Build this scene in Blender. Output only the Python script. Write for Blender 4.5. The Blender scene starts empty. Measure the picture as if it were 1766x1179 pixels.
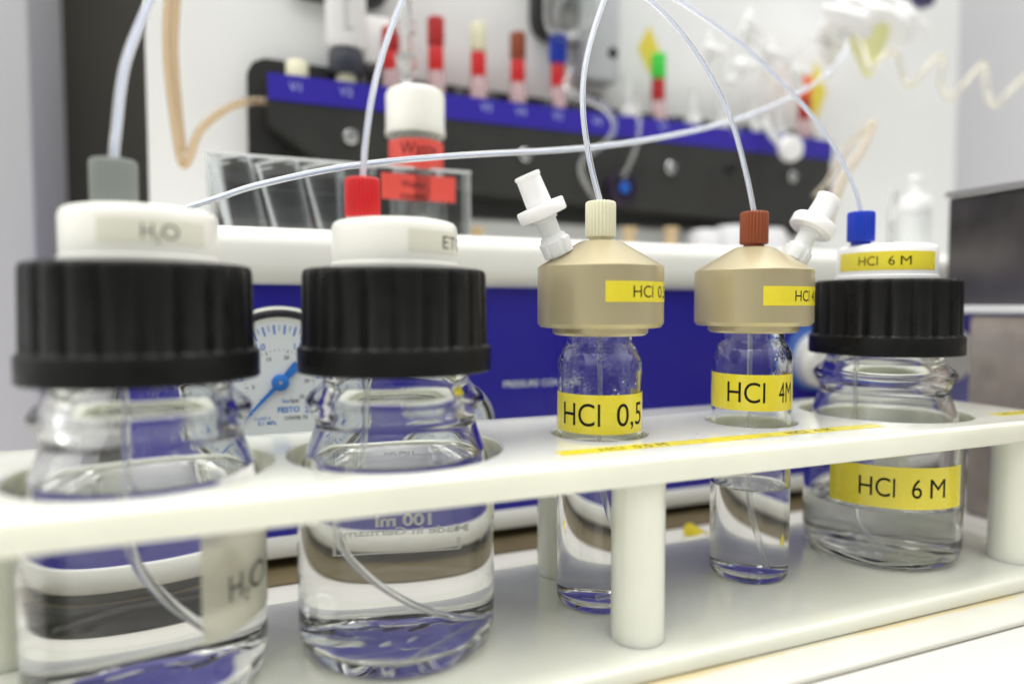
import bpy, bmesh, math, random
from mathutils import Vector, Matrix
random.seed(7)
SC = bpy.context.scene
COL = SC.collection
R = math.radians
EYE = 110.0            # camera height above the table in mm; heights below are relative to the camera
MM = 0.001

# ------------------------------------------------------------------ camera
cam_d = bpy.data.cameras.new('camera'); cam = bpy.data.objects.new('camera', cam_d); COL.objects.link(cam)
cam_d.sensor_width = 36; cam_d.lens = 1177/1766*36
cam_d.clip_start = 0.005; cam_d.clip_end = 30
YAW, PITCH = R(22), R(2.9)
FW = Vector((math.sin(YAW)*math.cos(PITCH), math.cos(YAW)*math.cos(PITCH), -math.sin(PITCH)))
RT = Vector((math.cos(YAW), -math.sin(YAW), 0)); UP = RT.cross(FW)
cam.matrix_world = Matrix(((RT.x, UP.x, -FW.x, 0), (RT.y, UP.y, -FW.y, 0), (RT.z, UP.z, -FW.z, EYE*MM), (0, 0, 0, 1)))
cam_d.dof.use_dof = True; cam_d.dof.focus_distance = 0.236; cam_d.dof.aperture_fstop = 3.5
SC.camera = cam
# ------------------------------------------------------------------ room light
W = bpy.data.worlds.new('World'); SC.world = W; W.use_nodes = True
wn = W.node_tree; wn.nodes.clear()
wo = wn.nodes.new('ShaderNodeOutputWorld'); bg = wn.nodes.new('ShaderNodeBackground')
tc = wn.nodes.new('ShaderNodeTexCoord'); sx = wn.nodes.new('ShaderNodeSeparateXYZ'); cr = wn.nodes.new('ShaderNodeValToRGB')
mr = wn.nodes.new('ShaderNodeMapRange'); mr.inputs[1].default_value = -1; mr.inputs[2].default_value = 1
wn.links.new(tc.outputs['Generated'], sx.inputs[0]); wn.links.new(sx.outputs[2], mr.inputs[0]); wn.links.new(mr.outputs[0], cr.inputs[0])
wn.links.new(cr.outputs[0], bg.inputs[0]); wn.links.new(bg.outputs[0], wo.inputs[0])
e = cr.color_ramp.elements
e[0].position = 0.0; e[0].color = (.12, .12, .11, 1); e[1].position = 1.0; e[1].color = (1.0, 1.0, .975, 1)
k = e.new(.48); k.color = (.20, .20, .195, 1); k = e.new(.60); k.color = (.34, .34, .34, 1); k = e.new(.74); k.color = (.88, .88, .86, 1)
bg.inputs[1].default_value = 1.5
my = wn.nodes.new('ShaderNodeMapRange'); my.inputs[1].default_value = -1; my.inputs[2].default_value = .6; my.inputs[3].default_value = .20; my.inputs[4].default_value = 1.6
wn.links.new(sx.outputs[1], my.inputs[0]); mu = wn.nodes.new('ShaderNodeMath'); mu.operation = 'MULTIPLY'; mu.inputs[1].default_value = 1.5
wn.links.new(my.outputs[0], mu.inputs[0]); wn.links.new(mu.outputs[0], bg.inputs[1])
def area(name, loc, target, sx_, sy_, power, col):
    d = bpy.data.lights.new(name, 'AREA'); d.shape = 'RECTANGLE'; d.size = sx_; d.size_y = sy_; d.energy = power; d.color = col
    o = bpy.data.objects.new(name, d); COL.objects.link(o); o.location = loc
    o.rotation_euler = (Vector(target)-Vector(loc)).to_track_quat('-Z', 'Y').to_euler()
    return o
area('ceiling_lamp', (0.15, 0.25, 1.9), (0.15, 0.25, 0), 2.2, 0.5, 14, (1, .98, .95))
area('ceiling_lamp', (-.5, -0.9, 1.7), (0.1, 0.3, 0.1), 1.2, 0.25, 2.5, (1, .98, .95))
SC.view_settings.view_transform = 'Standard'; SC.view_settings.look = 'None'
SC.view_settings.exposure = 0.82; SC.view_settings.gamma = 1
SC.cycles.max_bounces = 24; SC.cycles.transmission_bounces = 20; SC.cycles.glossy_bounces = 8; SC.cycles.diffuse_bounces = 5
SC.cycles.transparent_max_bounces = 16
SC.cycles.caustics_refractive = True; SC.cycles.caustics_reflective = True; SC.cycles.blur_glossy = 0.6
SC.cycles.sample_clamp_indirect = 6
SC.cycles.use_denoising = True

# ------------------------------------------------------------------ materials
def mat(name, col, rough=.4, metal=0, trans=0, ior=1.45, sss=0, coat=0, bump=0, bscale=200, vary=0, spec=.5, emit=0, bdetail=3, vscale=40, sscale=.003):
    m = bpy.data.materials.new(name); m.use_nodes = True
    nt = m.node_tree; b = nt.nodes['Principled BSDF']
    b.inputs['Base Color'].default_value = (*col, 1); b.inputs['Roughness'].default_value = rough
    b.inputs['Metallic'].default_value = metal; b.inputs['Transmission Weight'].default_value = trans
    b.inputs['IOR'].default_value = ior; b.inputs['Coat Weight'].default_value = coat; b.inputs['Coat Roughness'].default_value = .05
    b.inputs['Specular IOR Level'].default_value = spec
    if sss:
        b.inputs['Subsurface Weight'].default_value = sss; b.inputs['Subsurface Radius'].default_value = (1, 1, .8); b.inputs['Subsurface Scale'].default_value = sscale
    t = nt.nodes.new('ShaderNodeTexCoord')
    if bump:
        n = nt.nodes.new('ShaderNodeTexNoise'); n.inputs['Scale'].default_value = bscale; n.inputs['Detail'].default_value = bdetail
        bp = nt.nodes.new('ShaderNodeBump'); bp.inputs['Strength'].default_value = 1; bp.inputs['Distance'].default_value = bump*MM
        nt.links.new(t.outputs['Object'], n.inputs['Vector']); nt.links.new(n.outputs[0], bp.inputs['Height']); nt.links.new(bp.outputs[0], b.inputs['Normal'])
    if vary:
        n = nt.nodes.new('ShaderNodeTexNoise'); n.inputs['Scale'].default_value = vscale; n.inputs['Detail'].default_value = 5
        mx = nt.nodes.new('ShaderNodeMix'); mx.data_type = 'RGBA'
        mx.inputs[6].default_value = (*[c*(1-vary) for c in col], 1); mx.inputs[7].default_value = (*[min(1, c*(1+vary)) for c in col], 1)
        mp = nt.nodes.new('ShaderNodeMapRange'); mp.inputs[1].default_value = .33; mp.inputs[2].default_value = .67; nt.links.new(n.outputs[0], mp.inputs[0])
        nt.links.new(t.outputs['Object'], n.inputs['Vector']); nt.links.new(mp.outputs[0], mx.inputs[0]); nt.links.new(mx.outputs[2], b.inputs['Base Color'])
    return m
M = {}
M['rack'] = mat('white_polyethylene', (.77, .78, .69), .10, coat=.35, sss=.6, bump=.006, bscale=500, vary=.03, sscale=.006)
M['tray'] = mat('cream_tray', (.62, .62, .555), .3, bump=.02, bscale=700, vary=.04)
M['table'] = mat('cream_table_top', (.60, .585, .545), .35, bump=.01, bscale=1200, vary=.02)
M['glass'] = mat('borosilicate_glass', (.985, .995, .985), 0, trans=1, ior=1.47, bump=.02, bscale=60, bdetail=1)
M['dropglass'] = mat('misted_glass', (.985, .995, .985), 0, trans=1, ior=1.47)
M['water'] = mat('clear_liquid', (.997, .997, .985), 0, trans=1, ior=1.345)
M['black'] = mat('black_cap_plastic', (.008, .008, .008), .45, spec=.18, bump=.03, bscale=1500)
M['white'] = mat('white_plastic', (.84, .84, .77), .28, sss=.2, coat=.1)
M['paper'] = mat('greenish_clear_tape', (.74, .74, .62), .2)
M['yellow'] = mat('yellow_label_tape', (.74, .63, .04), .22, coat=.3, vary=.05, bump=.03, bscale=160)
M['ink'] = mat('black_ink', (.008, .008, .008), .5, spec=.15)
M['greyink'] = mat('grey_ink', (.04, .04, .04), .5)
M['enamel'] = mat('white_enamel_print', (.82, .82, .8), .5)
M['peek'] = mat('beige_plastic', (.46, .40, .245), .3, metal=.35, coat=.12, bump=.01, bscale=900)
M['red'] = mat('red_plastic', (.60, .012, .015), .3, coat=.2)
M['grey'] = mat('grey_plastic', (.22, .245, .225), .35)
M['cream'] = mat('cream_plastic', (.76, .74, .55), .35, sss=.1)
M['brown'] = mat('brown_plastic', (.26, .06, .02), .33)
M['blue'] = mat('blue_plastic', (.008, .04, .46), .3)
M['green'] = mat('green_plastic', (.06, .62, .07), .4)
M['orange'] = mat('orange_plastic', (.9, .16, .02), .4)
M['darkred'] = mat('dark_red_plastic', (.42, .018, .02), .4)
M['redlabel'] = mat('red_label_paper', (.72, .085, .065), .45)
M['luer'] = mat('milky_plastic', (.88, .90, .90), .35, trans=.2, ior=1.3, sss=.3)
M['luerwhite'] = mat('bright_white_plastic', (.88, .88, .88), .3, sss=.2)
M['panelblue'] = mat('blue_enamel_panel', (.018, .013, .32), .3, vary=.06, vscale=8)
M['stripblue'] = mat('blue_label_strip', (.03, .018, .36), .35)
M['shelf'] = mat('white_enamel', (.84, .84, .79), .3, coat=.2)
M['board'] = mat('light_grey_board', (.88, .89, .89), .45, vary=.02, vscale=4)
M['manifold'] = mat('black_anodised', (.03, .03, .028), .38, vary=.15)
M['dark'] = mat('dark_gap', (.085, .07, .045), .8, vary=.2, vscale=10)
M['cabinet'] = mat('grey_cabinet_paint', (.66, .66, .68), .4, vary=.04, vscale=3)
M['wall'] = mat('dark_taupe_wall', (.085, .08, .065), .7, vary=.15, vscale=3)
M['gap_shade'] = mat('brown_gap_shade', (.12, .092, .045), .6, vary=.2, vscale=20)  # brown of the shade under the instrument, painted as base colour
M['steel'] = mat('brushed_steel', (.13, .12, .12), .36, metal=.7, bump=.1, bscale=90, vary=.55, vscale=16)
M['chrome'] = mat('screw_metal', (.6, .6, .6), .25, metal=1)
M['acrylic'] = mat('clear_acrylic', (.97, .985, .98), .02, trans=1, ior=1.49)
M['dial'] = mat('gauge_dial_paint', (.68, .72, .74), .4)
M['bezel'] = mat('gauge_bezel', (.012, .013, .016), .3)
M['bezelring'] = mat('gauge_ring', (.72, .74, .66), .3)
M['dialblue'] = mat('dial_blue_print', (.02, .16, .55), .5)
M['smoke'] = mat('smoky_plastic', (.42, .37, .33), .15, trans=.45, ior=1.4, bump=.5, bscale=40, vary=.45, vscale=22)
M['amber'] = mat('amber_tube', (.84, .66, .44), .12, trans=.75, ior=1.35)
M['cleartube'] = mat('clear_tube', (.93, .94, .92), .06, trans=.85, ior=1.35)
M['sky'] = mat('pale_blue_enamel', (.06, .16, .55), .3)
M['yglass'] = mat('yellow_liquid', (.85, .85, .12), .1, trans=.6)
M['fabric'] = mat('white_tissue', (.92, .92, .92), .9, bump=1.5, bscale=60)
M['paleprint'] = mat('pale_blue_print', (.45, .5, .85), .5)
M['diptube'] = mat('milky_dip_tube', (.95, .97, .98), .08, trans=.82, ior=1.12, sss=.3)
def interface(name, ior):
    m = bpy.data.materials.new(name); m.use_nodes = True; nt = m.node_tree; nt.nodes.clear()
    o = nt.nodes.new('ShaderNodeOutputMaterial'); g = nt.nodes.new('ShaderNodeBsdfGlass'); g.inputs['IOR'].default_value = ior; g.inputs['Roughness'].default_value = 0
    g.inputs['Color'].default_value = (.998, .998, .99, 1); nt.links.new(g.outputs[0], o.inputs[0]); return m
M['water'] = interface('liquid_surface', 1.345); M['wetted'] = interface('wetted_wall', 1.345/1.47)
def edgy(name, ior, lo, hi, col, rough=.03, pw=1):
    """clear plastic; bright refracting edges painted in as milky white by facing"""
    m = bpy.data.materials.new(name); m.use_nodes = True; nt = m.node_tree; nt.nodes.clear()
    o = nt.nodes.new('ShaderNodeOutputMaterial'); g = nt.nodes.new('ShaderNodeBsdfGlass'); g.inputs['IOR'].default_value = ior; g.inputs['Roughness'].default_value = rough
    g.inputs['Color'].default_value = (.98, .99, 1, 1)
    d = nt.nodes.new('ShaderNodeBsdfDiffuse'); d.inputs[0].default_value = (*col, 1)
    tr = nt.nodes.new('ShaderNodeBsdfTranslucent'); tr.inputs[0].default_value = (*col, 1)
    a = nt.nodes.new('ShaderNodeMixShader'); a.inputs[0].default_value = .5; b = nt.nodes.new('ShaderNodeMixShader')
    lw = nt.nodes.new('ShaderNodeLayerWeight'); lw.inputs[0].default_value = .35
    mr_ = nt.nodes.new('ShaderNodeMapRange'); mr_.inputs[1].default_value = 0; mr_.inputs[2].default_value = 1; mr_.inputs[3].default_value = lo; mr_.inputs[4].default_value = hi
    pwn = nt.nodes.new('ShaderNodeMath'); pwn.operation = 'POWER'; pwn.inputs[1].default_value = pw; nt.links.new(lw.outputs['Facing'], pwn.inputs[0]); nt.links.new(pwn.outputs[0], mr_.inputs[0]); nt.links.new(mr_.outputs[0], b.inputs[0])
    nt.links.new(d.outputs[0], a.inputs[1]); nt.links.new(tr.outputs[0], a.inputs[2]); nt.links.new(g.outputs[0], b.inputs[1]); nt.links.new(a.outputs[0], b.inputs[2]); nt.links.new(b.outputs[0], o.inputs[0])
    return m
M['tube'] = edgy('fluoropolymer_tube', 1.33, .12, .85, (.93, .94, .95))
M['paleamber'] = edgy('pale_amber_tube', 1.33, .2, .8, (.86, .70, .48))
M['core'] = mat('pale_blue_bore', (.74, .80, .97), .3, spec=.3)
def smudge(m, sc, lo, hi):
    """handling marks: uneven gloss"""
    nt = m.node_tree; b = nt.nodes['Principled BSDF']; t = nt.nodes.new('ShaderNodeNewGeometry')
    n = nt.nodes.new('ShaderNodeTexNoise'); n.inputs['Scale'].default_value = sc; n.inputs['Detail'].default_value = 8; n.inputs['Distortion'].default_value = 1.2; nt.links.new(t.outputs['Position'], n.inputs['Vector'])
    g = nt.nodes.new('ShaderNodeMapRange'); nt.links.new(n.outputs[0], g.inputs[0]); g.inputs[1].default_value = .38; g.inputs[2].default_value = .65; g.inputs[3].default_value = lo; g.inputs[4].default_value = hi
    nt.links.new(g.outputs[0], b.inputs['Roughness'])
smudge(M['black'], 60, .25, .45); smudge(M['peek'], 70, .28, .34); smudge(M['panelblue'], 12, .15, .42); smudge(M['yellow'], 90, .15, .35)
def stain(m, cond):
    """yellow-brown residue along the seam of the tray, broken up by noise"""
    nt = m.node_tree; b = nt.nodes['Principled BSDF']; src = b.inputs['Base Color'].links[0].from_socket
    t = nt.nodes.new('ShaderNodeNewGeometry'); s = nt.nodes.new('ShaderNodeSeparateXYZ'); nt.links.new(t.outputs['Position'], s.inputs[0])
    n = nt.nodes.new('ShaderNodeTexNoise'); n.inputs['Scale'].default_value = 28; n.inputs['Detail'].default_value = 6
    nt.links.new(t.outputs['Position'], n.inputs['Vector'])
    d = nt.nodes.new('ShaderNodeMath'); d.operation = 'SUBTRACT'; nt.links.new(s.outputs[cond[0]], d.inputs[0]); d.inputs[1].default_value = cond[1]
    ab = nt.nodes.new('ShaderNodeMath'); ab.operation = 'ABSOLUTE'; nt.links.new(d.outputs[0], ab.inputs[0])
    w = nt.nodes.new('ShaderNodeMapRange'); nt.links.new(n.outputs[0], w.inputs[0]); w.inputs[1].default_value = .42; w.inputs[2].default_value = .72
    w.inputs[3].default_value = .0006; w.inputs[4].default_value = cond[2]
    q = nt.nodes.new('ShaderNodeMath'); q.operation = 'DIVIDE'; nt.links.new(ab.outputs[0], q.inputs[0]); nt.links.new(w.outputs[0], q.inputs[1])
    r = nt.nodes.new('ShaderNodeMapRange'); nt.links.new(q.outputs[0], r.inputs[0]); r.inputs[1].default_value = 0; r.inputs[2].default_value = 1; r.inputs[3].default_value = .75; r.inputs[4].default_value = 0
    mx = nt.nodes.new('ShaderNodeMix'); mx.data_type = 'RGBA'; nt.links.new(r.outputs[0], mx.inputs[0]); nt.links.new(src, mx.inputs[6]); mx.inputs[7].default_value = (.62, .47, .17, 1)
    nt.links.new(mx.outputs[2], b.inputs['Base Color'])
stain(M['tray'], (1, .161, .0035))
def specks(m, scale, size, col):
    """sparse dust specks and faint smudges"""
    nt = m.node_tree; b = nt.nodes['Principled BSDF']; src = b.inputs['Base Color'].links[0].from_socket
    t = nt.nodes.new('ShaderNodeNewGeometry'); v = nt.nodes.new('ShaderNodeTexVoronoi'); v.inputs['Scale'].default_value = scale
    nt.links.new(t.outputs['Position'], v.inputs['Vector'])
    w = nt.nodes.new('ShaderNodeTexNoise'); w.inputs['Scale'].default_value = scale*.45; nt.links.new(t.outputs['Position'], w.inputs['Vector'])
    q = nt.nodes.new('ShaderNodeMapRange'); nt.links.new(w.outputs[0], q.inputs[0]); q.inputs[1].default_value = .52; q.inputs[2].default_value = .75; q.inputs[3].default_value = 0; q.inputs[4].default_value = size
    lt = nt.nodes.new('ShaderNodeMath'); lt.operation = 'LESS_THAN'; nt.links.new(v.outputs['Distance'], lt.inputs[0]); nt.links.new(q.outputs[0], lt.inputs[1])
    mx = nt.nodes.new('ShaderNodeMix'); mx.data_type = 'RGBA'; nt.links.new(lt.outputs[0], mx.inputs[0]); nt.links.new(src, mx.inputs[6]); mx.inputs[7].default_value = (*col, 1)
    nt.links.new(mx.outputs[2], b.inputs['Base Color'])
    n = nt.nodes.new('ShaderNodeTexNoise'); n.inputs['Scale'].default_value = 22; n.inputs['Detail'].default_value = 6; nt.links.new(t.outputs['Position'], n.inputs['Vector'])
    g = nt.nodes.new('ShaderNodeMapRange'); nt.links.new(n.outputs[0], g.inputs[0]); g.inputs[1].default_value = .4; g.inputs[2].default_value = .65; g.inputs[3].default_value = b.inputs['Roughness'].default_value; g.inputs[4].default_value = b.inputs['Roughness'].default_value+.05
    nt.links.new(g.outputs[0], b.inputs['Roughness'])
specks(M['rack'], 75, .06, (.25, .22, .16)); specks(M['tray'], 90, .06, (.3, .25, .15))

def mist(m, zl=.074, thr=.46):
    """condensation beads on the glass above the liquid"""
    nt = m.node_tree; b = nt.nodes['Principled BSDF']; t = nt.nodes.new('ShaderNodeNewGeometry')
    v = nt.nodes.new('ShaderNodeTexVoronoi'); v.inputs['Scale'].default_value = 620
    nz = nt.nodes.new('ShaderNodeTexNoise'); nz.inputs['Scale'].default_value = 150
    nt.links.new(t.outputs['Position'], v.inputs['Vector']); nt.links.new(t.outputs['Position'], nz.inputs['Vector'])
    a = nt.nodes.new('ShaderNodeMapRange'); nt.links.new(v.outputs['Distance'], a.inputs[0]); a.inputs[1].default_value = .5; a.inputs[2].default_value = 0; 
    k = nt.nodes.new('ShaderNodeMapRange'); nt.links.new(nz.outputs[0], k.inputs[0]); k.inputs[1].default_value = thr; k.inputs[2].default_value = thr+.12
    s = nt.nodes.new('ShaderNodeSeparateXYZ'); nt.links.new(t.outputs['Position'], s.inputs[0])
    z = nt.nodes.new('ShaderNodeMapRange'); nt.links.new(s.outputs[2], z.inputs[0]); z.inputs[1].default_value = zl; z.inputs[2].default_value = zl+.008
    p = nt.nodes.new('ShaderNodeMath'); p.operation = 'MULTIPLY'; nt.links.new(a.outputs[0], p.inputs[0]); nt.links.new(k.outputs[0], p.inputs[1])
    p2 = nt.nodes.new('ShaderNodeMath'); p2.operation = 'MULTIPLY'; nt.links.new(p.outputs[0], p2.inputs[0]); nt.links.new(z.outputs[0], p2.inputs[1])
    bp = nt.nodes.new('ShaderNodeBump'); bp.inputs['Distance'].default_value = .00025; nt.links.new(p2.outputs[0], bp.inputs['Height']); nt.links.new(bp.outputs[0], b.inputs['Normal'])
mist(M['dropglass'], .074, .53)
M['waterglass'] = mat('beaded_bottle_glass', (.985, .995, .985), 0, trans=1, ior=1.47); mist(M['waterglass'], .070, .55)

# ------------------------------------------------------------------ mesh helpers (all in mm, z relative to the camera height)
def at(px, py, v):          # a point of the photograph at depth v of the rack's frame
    d = RT*((px-883)/1177) - UP*((py-589.5)/1177) + FW
    return d*(v/d.y)
def tag(o, label=None, cat=None, group=None, kind=None):
    for k_, v_ in (('label', label), ('category', cat), ('group', group), ('kind', kind)):
        if v_: o[k_] = v_
    return o
def thing(name, label, cat, loc, group=None):
    o = bpy.data.objects.new(name, None); COL.objects.link(o); o.empty_display_size = .01
    o.location = (loc[0]*MM, loc[1]*MM, (loc[2]+EYE)*MM); o['org'] = 0; del o['org']
    return tag(o, label, cat, group)
def obj(name, bm, m, parent=None, smooth=True, auto=40, label=None):
    if smooth:
        for f in bm.faces: f.smooth = True
        for ed in bm.edges:
            if len(ed.link_faces) == 2 and ed.calc_face_angle(0) > R(auto): ed.smooth = False
    me = bpy.data.meshes.new(name); bm.normal_update(); bm.to_mesh(me); bm.free()
    root = Vector((0, 0, 0)); p = parent
    while p: root += Vector(p.location); p = p.parent
    o = bpy.data.objects.new(name, me); COL.objects.link(o)
    if parent is None:
        bb = [v.co for v in me.vertices]
        c = Vector((sum(v.x for v in bb)/len(bb), sum(v.y for v in bb)/len(bb), min(v.z for v in bb)))
        root = Vector((c.x*MM, c.y*MM, (c.z+EYE)*MM)); o.location = root
    else: o.parent = parent
    for v in me.vertices: v.co = Vector((v.co.x*MM, v.co.y*MM, (v.co.z+EYE)*MM)) - root
    me.materials.append(M[m] if isinstance(m, str) else m)
    if label: o['label'] = label
    return o
def box(x0, x1, y0, y1, z0, z1, bev=0, seg=2, bm=None):
    b = bmesh.new()
    bmesh.ops.create_cube(b, size=1, matrix=Matrix.Translation(((x0+x1)/2, (y0+y1)/2, (z0+z1)/2)) @ Matrix.Diagonal((x1-x0, y1-y0, z1-z0, 1)))
    if bev: bmesh.ops.bevel(b, geom=list(b.edges), offset=bev, segments=seg, affect='EDGES', profile=.5)
    return merge(bm, b) if bm else b
def merge(a, b):
    me = bpy.data.meshes.new('tmp'); b.to_mesh(me); b.free(); a.from_mesh(me); bpy.data.meshes.remove(me); return a
def lathe(prof, c=(0, 0), seg=96, rad=None, close=False, mtx=None):
    """prof: list of (r, z); rad(theta, r, z) may modulate the radius"""
    b = bmesh.new(); rings = []
    for r, z in prof:
        if r < 1e-6: rings.append([b.verts.new((0, 0, z))]); continue
        rg = []
        for i in range(seg):
            t = 2*math.pi*i/seg; rr = rad(t, r, z) if rad else r
            rg.append(b.verts.new((rr*math.cos(t), rr*math.sin(t), z)))
        rings.append(rg)
    prs = list(zip(rings[:-1], rings[1:]))
    if close: prs.append((rings[-1], rings[0]))
    for A, B in prs:
        if len(A) == 1 and len(B) == 1: continue
        for i in range(seg):
            j = (i+1) % seg
            if len(A) == 1: b.faces.new((A[0], B[j], B[i]))
            elif len(B) == 1: b.faces.new((A[i], A[j], B[0]))
            else: b.faces.new((A[i], A[j], B[j], B[i]))
    bmesh.ops.recalc_face_normals(b, faces=b.faces)
    if mtx is not None: b.transform(mtx)
    b.transform(Matrix.Translation((c[0], c[1], 0)))
    return b
def smoothp(pts, n=6):
    """Catmull-Rom through 3D or 2D points"""
    P = [Vector(p) for p in pts]; P = [P[0]*2-P[1]] + P + [P[-1]*2-P[-2]]; out = []
    for i in range(1, len(P)-2):
        for k_ in range(n):
            t = k_/n; a, b_, c, d = P[i-1:i+3]
            out.append(.5*((2*b_)+(c-a)*t+(2*a-5*b_+4*c-d)*t*t+(3*b_-a-3*c+d)*t**3))
    out.append(P[-2]); return out
def tube(pts, r, seg=20, n=8, smooth=True, bm=None):
    P = smoothp(pts, n) if smooth else [Vector(p) for p in pts]
    b = bmesh.new(); rings = []; nrm = None
    for i, p in enumerate(P):
        t = (P[min(i+1, len(P)-1)]-P[max(i-1, 0)]).normalized()
        if nrm is None: nrm = t.orthogonal().normalized()
        nrm = (nrm - t*nrm.dot(t)).normalized(); bi = t.cross(nrm)
        rings.append([b.verts.new(p+(nrm*math.cos(a)+bi*math.sin(a))*r) for a in [2*math.pi*j/seg for j in range(seg)]])
    for A, B in zip(rings[:-1], rings[1:]):
        for i in range(seg): b.faces.new((A[i], A[(i+1) % seg], B[(i+1) % seg], B[i]))
    b.faces.new(rings[0][::-1]); b.faces.new(rings[-1])
    bmesh.ops.recalc_face_normals(b, faces=b.faces)
    return merge(bm, b) if bm else b
def cylpatch(c, r, a0, a1, z0, z1, t=.08, n=40, tilt=0):
    """thin curved label lying on a cylinder; angles in radians"""
    b = bmesh.new(); cols = []
    for i in range(n+1):
        f = i/n; a = a0+(a1-a0)*f; dz = tilt*(f-.5)
        row = []
        for rr in (r+.01, r+t):
            for z in (z0, z1): row.append(b.verts.new((c[0]+rr*math.cos(a), c[1]+rr*math.sin(a), z+dz)))
        cols.append(row)
    for A, B in zip(cols[:-1], cols[1:]):
        b.faces.new((A[2], B[2], B[3], A[3])); b.faces.new((A[0], A[1], B[1], B[0]))
        b.faces.new((A[1], A[3], B[3], B[1])); b.faces.new((A[0], B[0], B[2], A[2]))
    b.faces.new((cols[0][0], cols[0][2], cols[0][3], cols[0][1])); b.faces.new((cols[-1][0], cols[-1][1], cols[-1][3], cols[-1][2]))
    bmesh.ops.recalc_face_normals(b, faces=b.faces); return b
_cap = [None]
def textbm(s, h, width=None, bold=0):
    """flat lettering in the XY plane, lower-left corner at the origin, capital height h"""
    def raw(t, off):
        cu = bpy.data.curves.new('t', 'FONT'); cu.body = t; cu.size = 1; cu.offset = off; cu.resolution_u = 5
        o = bpy.data.objects.new('t', cu); COL.objects.link(o)
        me = bpy.data.meshes.new_from_object(o.evaluated_get(bpy.context.evaluated_depsgraph_get()))
        b = bmesh.new(); b.from_mesh(me); bpy.data.objects.remove(o); bpy.data.curves.remove(cu); bpy.data.meshes.remove(me); return b
    if _cap[0] is None:
        b = raw('H', 0); _cap[0] = max(v.co.y for v in b.verts); b.free()
    b = raw(s, bold); x0 = min(v.co.x for v in b.verts); x1 = max(v.co.x for v in b.verts); k_ = h/_cap[0]
    kx = width/(x1-x0) if width else k_
    for v in b.verts: v.co = Vector(((v.co.x-x0)*kx, v.co.y*k_, 0))
    return b
def slice_x(b, step):
    x1 = max(v.co.x for v in b.verts); x = step
    while x < x1:
        bmesh.ops.bisect_plane(b, geom=b.verts[:]+b.edges[:]+b.faces[:], plane_co=(x, 0, 0), plane_no=(1, 0, 0)); x += step
    return b
def wrap(b, c, r, a0, z, sgn=1, tilt=0):
    """lay lettering on a cylinder, reading left to right as seen from outside"""
    slice_x(b, r*.05)
    for v in b.verts:
        a = a0 + sgn*v.co.x/r
        v.co = Vector((c[0]+r*math.cos(a), c[1]+r*math.sin(a), z+v.co.y+tilt*v.co.x))
    bmesh.ops.recalc_face_normals(b, faces=b.faces)
    return b
def flat(b, org, ex, ey):
    org, ex, ey = Vector(org), Vector(ex), Vector(ey)
    for v in b.verts: v.co = org + ex*v.co.x + ey*v.co.y
    return b
def ang(c, deg):
    """angle on a round body: 0 faces the camera, positive turns to the right as seen from there"""
    return math.atan2(-c[1], -c[0]) + R(deg)
def phi(c, r, px):
    best = None
    for i in range(-890, 891):
        a = ang(c, i/10); P = Vector((c[0]+r*math.cos(a), c[1]+r*math.sin(a), 0)); x = 883+1177*P.dot(RT)/P.dot(FW)
        if P.dot(Vector((c[0], c[1], 0))) > c[0]**2+c[1]**2-0.0*r: continue
        if best is None or abs(x-px) < best[0]: best = (abs(x-px), i/10)
    return best[1]
def knurl(n, d):
    return lambda t, r, z: r - (d*(.5+.5*math.cos(n*t)))
def nutbm(c, z0, z1, r=5.2, n=26, d=.42, neck=True):
    pr = [(0, z0)] + ([(r*.72, z0), (r*.72, z0+1.2), (r-.5, z0+1.2)] if neck else [(r-.3, z0)]) + [(r, z0+1.6), (r, z1-1), (r-.12, z1-.5), (r-.5, z1-.1), (r-.9, z1), (1.6, z1), (1.6, z1-.6), (0, z1-.6)]
    def f(t, rr, z): return rr - (d*(.5+.5*math.cos(n*t))**1.5 if (rr > r-.35 and z < z1-.3) else 0)
    return lathe(pr, c, n*8, f)
def screwcap(c):
    n = 21
    def f(t, r, z):
        if -10.8 < z < 11.2 and r > 26: return r - 1.25*(1-abs(math.sin(n*t/2))**.55)*min(1, (r-24.5)/3)
        return r
    pr = [(20, -16), (27.6, -18.9), (28.5, -18.9), (28.9, -18.5), (28.9, -12.2), (28.7, -11.7), (28.2, -11.5), (27.8, -10.7), (27.4, 9.0), (27.25, 10.0), (26.9, 10.7), (26.2, 11.05), (25, 11.1), (17, 11.1), (17, 5), (20, 5)]
    return lathe(pr, c, 22*16, f, close=True)
def lidbm(c, r=18.7, z0=11, z1=25.2):
    return lathe([(0, z0), (r+.5, z0), (r+.5, z0+1.6), (r, z0+2.0), (r, z1-2.2), (r-.3, z1-1.1), (r-.9, z1-.35), (r-2, z1), (0, z1)], c)
def bottle_profile():
    out = [(0, -96.6), (18, -96.9), (23, -97.7), (25, -98), (27, -97.6), (28.8, -95.6), (29.6, -92), (29.7, -88), (29.7, -55), (29.5, -51.5), (28.6, -47.5), (27.0, -42.8), (25.2, -38.2), (24.1, -34.8), (24.1, -33.2), (25.2, -30.5), (26.6, -28.0), (26.7, -26.8), (25.4, -25.0), (22.6, -22.8), (21.9, -21.5), (21.9, 0), (19.5, 0.5)]
    inn = [(18.2, 0), (18.2, -20), (18.6, -25), (19.6, -30), (20.8, -34), (22.8, -39), (24.8, -43.5), (26.4, -48), (27.1, -52), (27.2, -56), (27.2, -87), (26.7, -91), (25, -93.6), (21, -94.6), (18, -94.5), (15, -94.4), (12, -94.3), (9, -94.2), (6, -94.1), (3, -94.05), (0, -94)]
    dz = lambda p: [(r_, z_-3.5 if z_ < -80 else z_) for r_, z_ in p]
    return dz(out), dz(inn)
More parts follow.
